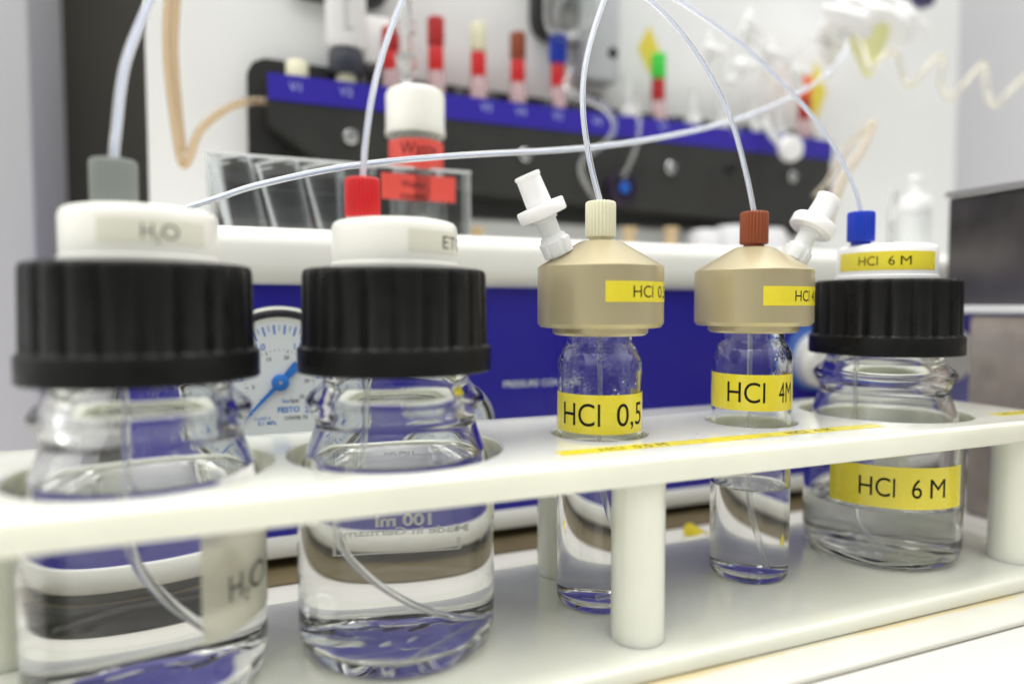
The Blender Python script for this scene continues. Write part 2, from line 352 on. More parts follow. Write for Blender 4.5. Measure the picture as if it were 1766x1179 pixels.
VOUT = [(0, -97.3), (11, -97.6), (12.6, -98), (13.6, -97.5), (14.3, -96.3), (14.5, -94.5), (14.5, -20.5), (14.4, -18.6), (14.0, -16.6), (13.2, -14.8), (12.2, -13.4), (11.6, -12.5), (11.4, -11.7), (11.4, 0), (10.7, .3)]
VIN = [(10.2, 0), (10.2, -12.2), (10.7, -13.6), (11.8, -15.4), (12.7, -17.4), (13.1, -19.2), (13.2, -21.5), (13.2, -93.5), (12.8, -95), (11.5, -95.8), (0, -96)]
VOUT = [(r_, z_-3.5 if z_ < -80 else z_) for r_, z_ in VOUT]; VIN = [(r_, z_-3.5 if z_ < -80 else z_) for r_, z_ in VIN]
def wavy(amp, seed):
    rnd = random.Random(seed); ph = [rnd.uniform(0, 6.28) for _ in range(6)]
    return lambda t, r, z: r + (amp*(math.sin(2*t+ph[0]+z*.13)+.6*math.sin(3*t+ph[1]-z*.21)+.4*math.sin(5*t+ph[2]+z*.3)) if r > 5 else 0)
def split_at(inn, L):
    """cut the inner-wall profile (listed top to bottom) at height L"""
    up, lo = [], []
    for (r0, z0), (r1, z1) in zip(inn[:-1], inn[1:]):
        if z0 >= L: up.append((r0, z0))
        if z0 >= L > z1 and (not lo):
            rl = r0+(r1-r0)*(z0-L)/(z0-z1); up.append((rl, L)); lo.append((rl, L))
        if z1 < L: lo.append((r1, z1))
    return up, lo
def uneven(bm_, c, inn, w, amp_z=0):
    for v in bm_.verts:
        d = Vector((v.co.x-c[0], v.co.y-c[1])); r = d.length
        if amp_z and v.co.z < -97 and r < 22 and any(abs(r-ri) < .01 and abs(v.co.z-zi) < .01 for ri, zi in inn):
            v.co.z += amp_z*(math.sin(.5*d.x+.3*d.y)+math.sin(.42*d.y-.2*d.x+1)+.5*math.sin(.9*d.x-.7*d.y))
        if r < 3 or v.co.z > -1: continue
        if any(abs(r-ri) < .01 and abs(v.co.z-zi) < .01 for ri, zi in inn):
            k_ = (w(math.atan2(d.y, d.x), r, v.co.z)-r)/r; v.co.x += d.x*k_; v.co.y += d.y*k_
def vessel(c, out, inn, lev, gm, parent, seed, amp):
    """glass wall, and the liquid whose sides are the glass-to-liquid interface"""
    L = lev+.9; up, lo = split_at(inn, L); w = wavy(amp, seed)
    g = lathe(out+up, c, 144); uneven(g, c, inn+[(lo[0][0], L)], w)
    g.normal_update(); f = max(g.faces, key=lambda f_: (f_.calc_center_median()-Vector((c[0], c[1], f_.calc_center_median().z))).length)
    cm = f.calc_center_median()
    if f.normal.dot(Vector((cm.x-c[0], cm.y-c[1], 0))) < 0: bmesh.ops.reverse_faces(g, faces=g.faces)
    obj('glass_body', g, gm, parent, auto=60)
    side = lathe(lo, c, 144)
    rl = lo[0][0]; top_ = lathe([(rl, L), (rl-.25, L-.5), (rl-.8, L-.75), (rl-1.6, L-.87), (rl-2.6, L-.9), (0, L-.9)], c, 144)
    uneven(side, c, inn+[(lo[0][0], L)], w, .22 if amp > .05 else 0); uneven(top_, c, [(lo[0][0], L)], w)
    for f in side.faces: f.material_index = 1
    b_ = merge(side, top_); bmesh.ops.remove_doubles(b_, verts=b_.verts, dist=.002); bmesh.ops.recalc_face_normals(b_, faces=b_.faces)
    o = obj('liquid', b_, 'water', parent, auto=60); o.data.materials.append(M['wetted']); return o

# ------------------------------------------------------------------ setting
def setting(name, bm, m): return tag(obj(name, bm, m, smooth=False), kind='structure')
setting('table', box(-900, 1300, -250, 700, -140, -110), 'table')
setting('far_wall', box(-900, 1500, 700, 715, -400, 1200), 'wall')
b = box(0, 900, 0, 10, -109.9, 900); b.transform(Matrix.Translation((592, 600, 0)) @ Matrix.Rotation(R(-33), 4, 'Z')); setting('right_wall', b, 'cabinet')
cabm = obj('grey_cabinet', box(-620, -122, 540, 640, -110, 900, 3), 'cabinet')
tag(cabm, 'plain light grey cabinet side standing at the left edge behind the white bottles', 'cabinet')

# ------------------------------------------------------------------ instrument base
ins = thing('laboratory_instrument', 'white and blue bench instrument with pressure gauges on its blue front', 'instrument', (250, 360, -110))
b = box(-43, 600, 297, 560, -95.6, 10); obj('blue_panel', b, 'panelblue', ins, smooth=False)
b = box(-44, 601, 295.5, 561, -104.7, -95.65, 1.2); obj('base_trim', b, 'shelf', ins)
b = box(-46, 603, 288.5, 424.5, 9.2, 32.5, 8, 5); obj('top_shelf', b, 'shelf', ins)
b = box(-43, 600, 425, 440, -94, 620, .8); obj('back_board', b, 'board', ins)
b = box(-38, 595, 345, 555, -108.9, -104.75); obj('gap_shade_plinth', b, 'gap_shade', ins, smooth=False)
obj('foot', box(-40, 2, 299, 330, -108.9, -104.75, .5), 'bezel', ins); obj('foot', box(560, 598, 299, 330, -108.9, -104.75, .5), 'bezel', ins)
c = at(1206, 905, 262)
b = bmesh.new()
for i in range(9):
    a = i/8; b.verts.new((c.x-5+10*a, 268+2*math.sin(a*5), -108+4*math.sin(a*3.2))); b.verts.new((c.x-4+10*a, 260+1.5*math.sin(a*4), -109.6+3*math.sin(a*2.6)))
b.verts.ensure_lookup_table()
for i in range(8): b.faces.new((b.verts[2*i], b.verts[2*i+2], b.verts[2*i+3], b.verts[2*i+1]))
q = bmesh.ops.solidify(b, geom=b.faces[:], thickness=.15)
tag(obj('tape_scrap', b, 'yellow'), 'curled scrap of yellow label tape lying on the table behind the rack', 'tape')
tag(obj('black_case', box(-78, -3, 274, 279, -109.9, -101.5, .8), mat('matt_black_case', (.008, .008, .009), .8, spec=.1)), 'flat black case lying on the table behind the water bottle', 'case')
tag(obj('shade_board', box(-60, 620, 279.5, 600, -109.95, -109, .3), 'gap_shade'), 'thin brown board added to stand in for the shade under the instrument', 'board')  # added sheet whose brown paints the shadow band below the instrument
def ring(prof, ctr, seg=96):
    """lathe turned to face the camera side (axis along -y)"""
    return lathe(prof, (0, 0), seg, mtx=Matrix.Translation(ctr) @ Matrix.Rotation(R(90), 4, 'X'))
def gauge(px, py, rr, scale_text=True):
    g = at(px, py, 296.9); s = rr/31.
    root = obj('pressure_gauge', ring([(0, 0), (rr, 0), (rr, 5*s), (rr-.5*s, 6*s), (rr-1.4*s, 6.4*s), (rr-1.6*s, 5*s), (0, 5*s)], g), 'bezelring', ins)
    root.location = Vector(root.location)
    obj('bezel', ring([(rr-1.7*s, 5*s), (rr-1.7*s, 6.6*s), (rr-2.4*s, 6.9*s), (rr-6.2*s, 3.4*s), (rr-6.2*s, 3.0*s), (rr-4*s, 3*s)], g), 'bezel', root)
    obj('dial', ring([(0, 5.02*s), (rr-5.9*s, 5.02*s), (rr-5.9*s, 5.2*s), (0, 5.2*s)], g), 'dial', root)
    yf = g.y-5.26*s
    def pt(r, a): return Vector((g.x+r*math.sin(a), yf, g.z+r*math.cos(a)))
    tb, tk = bmesh.new(), bmesh.new()
    def tick(bm, a, r0, r1, w):
        d = Vector((math.sin(a), 0, math.cos(a))); p = Vector((d.z, 0, -d.x))*w/2
        c = Vector((g.x, yf, g.z)); bm.faces.new([bm.verts.new(c+d*r0-p), bm.verts.new(c+d*r0+p), bm.verts.new(c+d*r1+p), bm.verts.new(c+d*r1-p)])
    for i in range(51):
        a = R(-135+270*i/50); big = i % 10 == 0
        tick(tb, a, (19.0 if big else 19.6 if i % 2 == 0 else 21)*s, 23.4*s, (.75 if big or i % 2 == 0 else .35)*s)
    for i in range(37):
        a = R(-135+270*i/36.25); tick(tk, a, (12.2 if i % 5 == 0 else 12.8)*s, 13.6*s, (.35 if i % 5 == 0 else .2)*s)
    for i in range(6):
        a = R(-135+270*i/5); t = textbm('%g' % (i*.5) if i % 2 else ('%d.0' % (i//2) if i else '0'), 2.5*s, bold=.02); w = max(v.co.x for v in t.verts)
        merge(tb, flat(t, pt(16.3*s, a)+Vector((-w/2, 0, -1.25*s)), (1, 0, 0), (0, 0, 1)))
    for i in range(8):
        a = R(-135+270*i*5/36.25); t = textbm(str(i*5), 1.5*s, bold=.01); w = max(v.co.x for v in t.verts)
        merge(tk, flat(t, pt(10.4*s, a)+Vector((-w/2, 0, -.75*s)), (1, 0, 0), (0, 0, 1)))
    for bm_, txt, h, x, z, bo in ((tb, 'bar', 1.7, .8, -8.4, .01), (tk, '/psi', 1.7, 3.7, -8.4, .01), (tb, 'FESTO', 2.1, -1.2, -12.3, .03), (tk, '159598 70', 1.5, 1.6, -15.5, .01), (tb, 'CLASS 4', 1.2, -10.2, -15.0, .01), (tb, '0,1 MPa', 1.5, -8.8, -17.1, .02)):
        merge(bm_, flat(textbm(txt, h*s, bold=bo), (g.x+x*s, yf, g.z+z*s), (1, 0, 0), (0, 0, 1)))
    obj('blue_scale', tb, 'dialblue', root, smooth=False); obj('black_scale', tk, 'ink', root, smooth=False)
    a = R(-136); d = Vector((math.sin(a), 0, math.cos(a))); p = Vector((d.z, 0, -d.x)); n = bmesh.new(); y1 = -5.9*s; c = Vector((g.x, g.y, g.z))
    outl = [c-d*10.5*s-p*1.0*s, c-d*9.8*s-p*2*s, c-d*3*s-p*1.3*s, c+d*3*s-p*.9*s, c+d*23*s-p*.25*s, c+d*23*s+p*.25*s, c+d*3*s+p*.9*s, c-d*3*s+p*1.3*s, c-d*9.8*s+p*2*s, c-d*10.5*s+p*1.0*s]
    lo = [n.verts.new(v+Vector((0, y1, 0))) for v in outl]; hi = [n.verts.new(v+Vector((0, y1-.5*s, 0))) for v in outl]
    n.faces.new(lo); n.faces.new(hi[::-1])
    for i in range(len(lo)): n.faces.new((lo[i], hi[i], hi[(i+1) % len(lo)], lo[(i+1) % len(lo)]))
    bmesh.ops.recalc_face_normals(n, faces=n.faces)
    merge(n, ring([(0, 5.4*s), (3.4*s, 5.4*s), (3.4*s, 6.9*s), (2.8*s, 7.3*s), (0, 7.3*s)], g, 40))
    obj('needle', n, 'dialblue', root)
    obj('pivot', ring([(0, 7.2*s), (.9*s, 7.2*s), (.7*s, 7.7*s), (0, 7.7*s)], g, 24), 'chrome', root)
gauge(482, 657, 31.0)
gauge(772, 735, 21.5)
# lettering on the blue panel
g = at(868, 668, 296.9)
obj('panel_lettering', flat(textbm('PRESSURE CONTROL', 2.9, bold=.02), g, (1, 0, 0), (0, 0, 1)), 'dial', ins, smooth=False)
def stadium(x0, x1, zc, r, y0, y1, bev=2):
    b_ = bmesh.new(); pts = []
    for i in range(25): a = R(-90+180*i/24); pts.append((x1-r+r*math.cos(a), zc+r*math.sin(a)))
    for i in range(25): a = R(90+180*i/24); pts.append((x0+r+r*math.cos(a), zc+r*math.sin(a)))
    f = b_.faces.new([b_.verts.new((x, y0, z)) for x, z in pts])
    q = bmesh.ops.extrude_face_region(b_, geom=[f]); vs = [v for v in q['geom'] if isinstance(v, bmesh.types.BMVert)]
    for v in vs: v.co.y = y1
    top = [ed for ed in b_.edges if all(abs(v.co.y-y1) < 1e-6 for v in ed.verts)]
    bmesh.ops.recalc_face_normals(b_, faces=b_.faces)
    bmesh.ops.bevel(b_, geom=top, offset=bev, segments=3, affect='EDGES'); return b_
pa, pb = at(1374, 620, 292), at(1668, 620, 292)
obj('control_surround', stadium(pa.x-4, pb.x+3, pa.z+1, 19, 296.9, 294.5, .6), 'sky', ins)
obj('control_housing', stadium(pa.x, pb.x, pa.z-.5, 15.5, 294.4, 284, 4), 'shelf', ins)

# ------------------------------------------------------------------ black valve manifold on the board
man = thing('valve_manifold', 'long black valve block with a blue numbered strip on the white board', 'manifold', (220, 412, 58))
def prism(pts, y0, y1, bev=0, seg=3):
    b_ = bmesh.new(); f = b_.faces.new([b_.verts.new((x, y0, z)) for x, z in pts])
    q = bmesh.ops.extrude_face_region(b_, geom=[f])
    for v in q['geom']:
        if isinstance(v, bmesh.types.BMVert): v.co.y = y1
    bmesh.ops.recalc_face_normals(b_, faces=b_.faces)
    if bev: bmesh.ops.bevel(b_, geom=list(b_.edges), offset=bev, segments=seg, affect='EDGES')
    return b_
obj('valve_block', prism([(18, 127.5), (426, 127.5), (427, 82), (412, 60), (60, 72), (18, 100)], 412, 400, .8), 'manifold', man)
pb_ = []
for cx, cz, a0 in ((17, 130, 90), (424, 124, 0)):
    for i in range(7): a = R(a0+ (i*15 if a0 else 90-i*15)); pb_.append((cx+9*math.cos(a), cz+9*math.sin(a)) if a0 else (cx+6*math.cos(a), cz+6*math.sin(a)))
plate = [(26, 139), (17, 139), (11, 136), (8, 130), (8, 57), (416, 56), (430, 80), (430, 122), (427, 129), (420, 132)]
obj('back_plate', prism(plate, 424.8, 412.1, .6), mat('black_plate', (.018, .018, .017), .45), man)
obj('blue_strip', box(18.3, 426.4, 399.3, 399.95, 113, 127.2), 'stripblue', man, smooth=False)
tb = bmesh.new()
for i, (x, y) in enumerate([(508, 150), (595, 158), (838, 185), (898, 192), (962, 199), (1030, 208), (1145, 218), (1270, 226), (1350, 234)]):
    p = at(x-9, y+6, 399.2); obj('strip_lettering', flat(textbm('V%d' % (i+1), 4.6, bold=0), p, (1, 0, 0), (0, 0, 1)), M['paleprint'], man, smooth=False)
for x, y in [(605, 237), (905, 268), (1155, 290), (1260, 290), (1365, 305)]:
    p = at(x, y, 399.9); obj('screw', ring([(0, 0), (4.2, 0), (4.2, 2), (3.6, 2.6), (1.8, 2.6), (1.8, 1.2), (0, 1.2)], p, 32), 'chrome' if x not in (1260,) else 'bezel', man)
for x in range(66, 424, 20):
    obj('port_boss', lathe([(0, 127.4), (4.6, 127.4), (4.6, 132), (4.1, 132.6), (0, 132.6)], (x+3, 406), 24), 'manifold', man)
# knob with blue centre under the tubes
p = at(1066, 327, 399.9)
kb = thing('rotary_knob', 'round black rotary knob with a small blue centre on the valve block', 'knob', (p.x, 400, p.z-11))
obj('dial_body', ring([(0, 0), (11, 0), (11, 7), (10, 8.5), (6, 8.5), (6, 6.5), (0, 6.5)], p, 64), mat('knob_black', (.02, .012, .03), .3), kb)
obj('centre_cap', ring([(0, 6.5), (3.8, 6.5), (3.8, 8.8), (3, 9.4), (0, 9.4)], p, 32), mat('bright_blue', (.01, .10, .5), .3), kb)
# coloured connectors plugged into the block
def connector(x, ytop, topmat, word, redmat='red', topw=1.0):
    c = at(x, 150, 405); z1 = at(x, ytop, 405).z; cx = (c.x, 405)
    t = thing('tube_connector', '%s capped tube connector on a red nut, plugged into the valve block' % word, 'connector', (c.x, 405, 127.5), 'connectors along the valve block')
    L = z1-127.6; a, b1 = 127.6+L*.29, 127.6+L*.62
    obj('clear_port', lathe([(0, 127.6), (5.6, 127.6), (5.4, a), (0, a)], cx, 32), mat('pinkish_clear', (.85, .62, .64), .15, trans=.4), t)
    obj('red_nut', nutbm(cx, a+.05, b1, 4.7, 16, .35, False), redmat, t)
    obj('cap', nutbm(cx, b1+.05, z1, 5.1*topw, 16, .35), topmat, t)
    return z1
connector(674, 50, 'darkred', 'dark red twin')
connector(752, 32, 'darkred', 'tall dark red')
connector(825, 42, 'cream', 'cream white')
connector(893, 58, 'brown', 'brown')
zb = connector(962, 64, 'blue', 'blue', topw=1.15)
connector(1135, 94, 'green', 'bright green', 'darkred')
connector(1388, 130, 'orange', 'orange', 'darkred')
for x, y, w in ((1083, 130, 'first white luer port right of the blue connector'), (1196, 150, 'white luer port right of the green connector'), (1246, 158, 'second white luer port right of the green connector'), (1300, 165, 'third white luer port right of the green connector'), (1345, 172, 'white luer port just left of the orange connector')):
    c = at(x, 160, 405); z1 = at(x, y, 405).z
    t = thing('luer_port', w, 'luer port', (c.x, 405, 127.5), 'white luer ports on the valve block')
    obj('port_tip', lathe([(0, 127.6), (4.6, 127.6), (4.6, 131), (2.6, 133), (2.4, z1-2), (3.3, z1-1.6), (3.3, z1), (0, z1)], (c.x, 405), 32), 'luer', t)
    obj('collar', lathe([(4.65, 128), (5.9, 128), (5.9, 134), (4.65, 134)], (c.x, 405), 32, knurl(8, .8), True), 'luerwhite', t)
# cream stubs left on the manifold
for x, y, w in ((512, 118, 'small cream plug on the left end of the valve block'), (1085, 300, None)):
    if w:
        c = at(x, y, 408); tag(obj('plug', lathe([(0, 127.6), (6.2, 127.6), (6.2, c.z+2), (5.6, c.z+2.8), (0, c.z+2.8)], (c.x, 406), 32, knurl(18, .4)), 'cream'), w, 'plug')
# syringe standing on the block
c = at(597, 100, 406); cx = (c.x, 406); z0 = 127.6; zk = at(597, 132, 406).z; zt = at(597, 88, 406).z
sy = thing('syringe', 'clear graduated syringe with a black lower collar standing on the valve block', 'syringe', (c.x, 406, z0))
obj('tip', lathe([(0, z0), (6.5, z0), (6, zk), (0, zk)], cx, 40), 'cream', sy)
obj('collar', lathe([(0, zk), (9.6, zk), (10, zk+1), (10, zt-3), (8.5, zt), (0, zt)], cx, 48), mat('slate_plastic', (.03, .035, .05), .4), sy)
brl = obj('barrel', lathe([(9.4, zt), (11.5, zt+3), (11.5, zt+70), (10.6, zt+70), (10.6, zt+3.4), (8.7, zt)], cx, 64, None, True), 'luerwhite', sy)
obj('plunger', lathe([(0, zt+30), (10.3, zt+30), (10.3, zt+34), (9.8, zt+36), (0, zt+38)], cx, 48), 'cabinet', sy)
tb = bmesh.new()
for i in range(14):
    w = 5 if i % 5 == 0 else 3
    merge(tb, cylpatch(cx, 11.55, ang(cx, -6), ang(cx, -6+w*5), zt+8+i*3.4, zt+8.7+i*3.4, .06, 6))
obj('graduation', tb, 'greyink', sy, smooth=False)
# white block beside the syringe, black round plates of the pump heads
c = at(640, 78, 415); tag(obj('bracket', box(c.x-7, c.x+10, 405, 424.9, at(640, 118, 415).z, at(640, 38, 415).z, 1.5), 'luerwhite'), 'white rectangular bracket between the syringe and the red connectors', 'bracket')
c = at(700, 80, 385); tag(obj('luer_stack', lathe([(0, 0), (4, 0), (4, 6), (6.2, 7), (6.2, 14), (3.6, 16), (3.4, 26), (5.4, 27), (5.4, 33), (3, 35), (3, 46), (0, 46)], (c.x, 385), 40, mtx=Matrix.Translation((0, 0, c.z-20))), 'cleartube'), 'clear stepped luer adapter above the waste bottle cap', 'adapter')
def roundplate(pxs, label):
    (x0, y0), (x1, y1) = pxs; a, b2 = at(x0, y0, 424), at(x1, y1, 424); r = 12
    pts = []
    for i in range(9): t = R(180+90*i/8); pts.append((a.x+r+r*math.cos(t), b2.z+r+r*math.sin(t)))
    for i in range(9): t = R(270+90*i/8); pts.append((b2.x-r+r*math.cos(t), b2.z+r+r*math.sin(t)))
    pts += [(b2.x, 300), (a.x, 300)]
    tag(obj('black_plate', prism(pts, 424.8, 414, 1), mat('black_plate_paint', (.02, .02, .02), .4)), label, 'plate')
roundplate(((487, 0), (668, 24)), 'black rounded mounting plate at the top behind the syringe')
roundplate(((912, 0), (1032, 88)), 'black rounded mounting plate at the top behind the blue connector')
# glass cylinder / pump head in front of that plate
c = at(1010, 40, 395)
tag(obj('glass_ampoule', lathe([(0, 168), (9, 169), (15, 173), (17.5, 180), (17.5, 240), (16, 240), (16, 181), (13.5, 175), (8, 171.5), (0, 170.5)], (at(985, 40, 392).x, 392), 64), 'glass'), 'clear glass vessel hanging in front of the black plate at the top', 'vessel')
tag(obj('steel_column', box(c.x+6, c.x+34, 408, 424.9, 152, 260, 3), mat('grey_enamel', (.55, .57, .6), .35)), 'pale grey upright housing with a dark slot right of the glass vessel', 'housing')
c = at(1057, 92, 407.9); tag(obj('slot_hole', ring([(0, 0), (3.6, 0), (3.2, 1), (0, 1)], c, 24), 'bezel'), 'small black disc standing in for the dark oval hole in the pale grey housing', 'plug')  # black disc added in place of a dark hole
c = at(1020, 150, 408); tag(obj('black_fitting', lathe([(0, 127.6), (10, 127.6), (10, 136), (8, 141), (0, 141)], (c.x, 412), 40), 'bezel'), 'black domed fitting on the valve block under the pale grey housing', 'fitting')
# warning stickers on the board
def sticker(px, py, w, h, label):
    c_ = at(px, py, 424.9); b_ = prism([(c_.x, c_.z+h), (c_.x+w, c_.z), (c_.x, c_.z-h), (c_.x-w, c_.z)], 424.9, 424.7)
    tag(obj('warning_sticker', b_, mat('yellow_sticker', (.80, .66, .08), .5), smooth=False), label, 'sticker')
sticker(1119, 86, 9.5, 17, 'yellow diamond warning sticker on the board behind the green connector')
sticker(1407, 158, 11, 24, 'yellow diamond warning sticker on the board behind the orange connector')

# ------------------------------------------------------------------ things on the instrument shelf
SH = 32.6
# clear acrylic holder with leaning cells
ho = thing('acrylic_holder', 'clear acrylic holder with slanted cells on the white shelf', 'holder', (50, 340, SH))
M['cup'] = edgy('clear_polystyrene', 1.2, .0, 1.0, (.95, .96, .96), .02, 3.5); M['rim'] = mat('bright_clear_edge', (.86, .88, .88), .2, trans=.25, ior=1.3)
xa, xb = at(355, 265, 328).x, at(812, 292, 328).x; zt = at(355, 265, 328).z
obj('front_wall', box(xa, xb, 328, 329, SH, zt, .2), 'acrylic', ho)
obj('top_rim', box(xa-.2, xb+.2, 327.6, 329.4, zt+.05, zt+1.3, .3), 'rim', ho); obj('top_rim', box(xa-.2, xb+.2, 352, 353.8, zt+.05, zt+1.3, .3), 'rim', ho)
for x in (xa, xb-1.4): obj('end_wall', box(x, x+1.4, 329.1, 351.9, SH+.1, zt), 'rim' if x > xa+5 else 'cup', ho)
for k_, x in enumerate((11, 31, 51, 66)):
    mt = Matrix.Translation((xa+x, 340.5, zt-1)) @ Matrix.Rotation(R(-14 if k_ < 3 else 0), 4, 'Y')
    cu_ = obj('cup', lathe([(0, -33), (6.5, -33), (8, -31.5), (9, -2), (9.6, -1.5), (9.6, 0), (8.2, 0), (8.0, -2), (7.0, -30.5), (0, -31.2)], (0, 0), 56, mtx=mt), 'cup', ho)
    obj('cup_rim', lathe([(8.1, .05), (9.7, .05), (9.7, 1.1), (8.1, 1.1)], (0, 0), 56, None, True, mtx=mt), 'rim', cu_)
l0, l1 = at(657, 297, 327.9), at(785, 355, 327.9)
lab = obj('red_label', box(l0.x, l1.x, 327.7, 327.95, l1.z+1.5, l0.z), 'redlabel', ho, smooth=False)
tb = flat(textbm('Waste', 3.1, width=11.5, bold=0), (l0.x+9.8, 327.6, l0.z-6.3), (1, 0, 0), (0, 0, 1))
merge(tb, flat(textbm('caseta', 3.1, width=12.5, bold=0), (l0.x+9.3, 327.6, l0.z-11.6), (1, 0, 0), (0, 0, 1)))
obj('lettering', tb, 'ink', lab, smooth=False)
# waste bottle
cA, cB = at(658, 180, 341), at(772, 180, 341); cw = ((cA.x+cB.x)/2, 341); rw = (cB-cA).dot(RT)/2*.96
wz = lambda y: at(715, y, 341-rw).z
wb = thing('waste_bottle', 'small clear bottle with white screw cap and red waste label, standing in the holder', 'bottle', (cw[0], cw[1], SH+2.5))
z1, z0 = wz(140), wz(222)
obj('cap', lathe([(0, z0), (rw-.2, z0), (rw, z0+.5), (rw-.4, z0+5), (rw-.3, z1-3), (rw-1.2, z1-1), (rw-3, z1), (0, z1)], cw, 180, lambda t, r, z: r-(.25*(.5+.5*math.cos(36*t)) if z0+4 < z < z1-2 and r > rw-2 else 0)), 'white', wb)
rb = rw-1.2
obj('glass_body', lathe([(0, SH+2.6), (rb-1, SH+2.6), (rb, SH+4), (rb, z0-6), (rb-.8, z0-3.5), (rb-3, z0-1.6), (rb-3, z0-.1), (rb-4.2, z0-.1), (rb-4.2, z0-2), (rb-2, z0-4.5), (rb-1.3, z0-7), (rb-1.3, SH+4.8), (0, SH+4.2)], cw, 72), 'acrylic', wb)
zr1, zr0 = wz(236), wz(289)
wl = obj('red_label', cylpatch(cw, rb+.05, ang(cw, -70), ang(cw, 88), zr0, zr1, .1), 'redlabel', wb)
obj('lettering', wrap(textbm('Waste', 6.3, width=19, bold=0), cw, rb+.2, ang(cw, -31), zr0+6.6), 'ink', wl, smooth=False)
# right-hand translucent bottle with nozzle
c = at(1577, 350, 322); c = (c.x, 322); zz = lambda y: at(1577, y, 312).z
fb = thing('dropper_bottle', 'translucent plastic bottle with white cap and nozzle on the shelf at the right', 'bottle', (c[0], c[1], SH))
obj('nozzle', lathe([(0, zz(334)), (4.3, zz(334)), (4.0, zz(308)), (4.6, zz(306)), (4.6, zz(299)), (4, zz(297)), (0, zz(297))], c, 40), 'luerwhite', fb)
obj('cap', lathe([(0, zz(362)), (10.4, zz(362)), (10.6, zz(340)), (9.6, zz(335)), (0, zz(334))], c, 60), 'luerwhite', fb)
obj('body', lathe([(0, SH), (10, SH), (10.2, SH+2), (10.2, zz(363)), (0, zz(363))], c, 60), 'luer', fb)
c = at(1612, 380, 322); tag(obj('clear_divider', box(c.x-24, c.x+1, 336, 338, SH, at(1612, 335, 337).z, .4), 'acrylic'), 'thin clear acrylic panel standing behind the dropper bottle', 'panel')
for x, w in ((1085, 'left one of the two short beige posts behind the shelf edge'), (1157, 'right one of the two short beige posts behind the shelf edge'), (820, 'short beige post beside the acrylic holder')):
    c = at(x, 400, 375); z1 = at(x, 392, 375).z
    tag(obj('post', lathe([(0, SH), (4, SH), (4, z1-2.4), (5, z1-2), (5, z1), (0, z1)], (c.x, 375), 32), mat('tan_plastic', (.55, .42, .25), .4)), w, 'post', 'short beige posts on the shelf')
for i, (x, y, r_) in enumerate(((1215, 402, 11), (1262, 396, 13), (1330, 400, 11))):
    c = at(x, y, 385); tag(obj('stopper', lathe([(0, SH), (r_, SH), (r_, c.z-2), (r_-3, c.z+2), (0, c.z+3)], (c.x, 385), 48), 'cabinet'), ('leftmost', 'middle', 'rightmost')[i]+' of the white domed stoppers behind the brown nut', 'stopper', 'white stoppers behind the shelf edge')

# ------------------------------------------------------------------ right-hand boxes
bx = thing('steel_box', 'dark brushed steel box with a bright top edge at the right', 'box', (400, 190, 0))
obj('box_body', box(359, 470, 95, 257, 1.0, 58.5, .6), 'steel', bx)
obj('top_rim', box(357.5, 472, 94, 258.5, 58.6, 62, .8), 'chrome', bx)
obj('bottom_lip', box(357, 470, 94, 250, -3.2, .9, .8), 'luer', bx)
pc = thing('plastic_container', 'brownish translucent storage container under the steel box', 'container', (400, 190, -110))
obj('container_body', box(358.5, 470, 96, 244, -109.9, -4, 2.5), 'smoke', pc)
obj('container_contents', box(364, 466, 100, 238, -106, -25, 6), mat('mottled_contents', (.20, .155, .125), .6, vary=.95, vscale=60, bump=3, bscale=60), pc)

# ------------------------------------------------------------------ tray and bottle rack
tag(obj('tray', box(-120, 345, 147.5, 262, -109.95, -107.4, 1.1, 3), 'tray'), 'shallow cream tray board under the bottle rack, stained yellow along the seam', 'tray')
rk = thing('bottle_rack', 'white plastic bottle rack with a drilled top plate on round pillars', 'rack', (113.5, 205.5, -107.4))
AX = [(-22.8, 205.5), (45.0, 205.5), (115.5, 205.5), (181.2, 205.5), (250.3, 205.5)]
HR = [32.2, 32.2, 16.4, 16.4, 32.2]
def cut(name, bm_, holes, m, parent):
    me = bpy.data.meshes.new('t'); bm_.to_mesh(me); o = bpy.data.objects.new('t', me); COL.objects.link(o)
    cutters = []
    for (cx_, cy_), r_ in holes:
        b2 = lathe([(0, -60), (r_, -60), (r_, -43.55), (r_+.45, -43.1), (r_+.6, -42.95), (r_+.6, -30), (0, -30)], (cx_, cy_), 96); mc = bpy.data.meshes.new('c'); b2.to_mesh(mc); b2.free()
        co = bpy.data.objects.new('c', mc); COL.objects.link(co); cutters.append(co)
        md = o.modifiers.new('b', 'BOOLEAN'); md.object = co; md.operation = 'DIFFERENCE'; md.solver = 'EXACT'
    me2 = bpy.data.meshes.new_from_object(o.evaluated_get(bpy.context.evaluated_depsgraph_get()))
    b3 = bmesh.new(); b3.from_mesh(me2); bpy.data.objects.remove(o)
    for co in cutters: bpy.data.objects.remove(co)
    return obj(name, b3, m, parent, auto=35)
top = cut('top_plate', box(-81, 308, 164.8, 246.5, -51.3, -43, 1.5, 4), list(zip(AX, HR)), 'rack', rk)
obj('base_plate', box(-81, 308, 161.5, 244, -107.35, -101.55, 1.3, 4), 'rack', rk)
for x in (-63, 113.2, 290):
    for y in (176.8, 232.5):
        obj('pillar', lathe([(0, -101.5), (8.2, -101.5), (8.2, -51.35), (0, -51.35)], (x, y), 64), 'rack', rk)
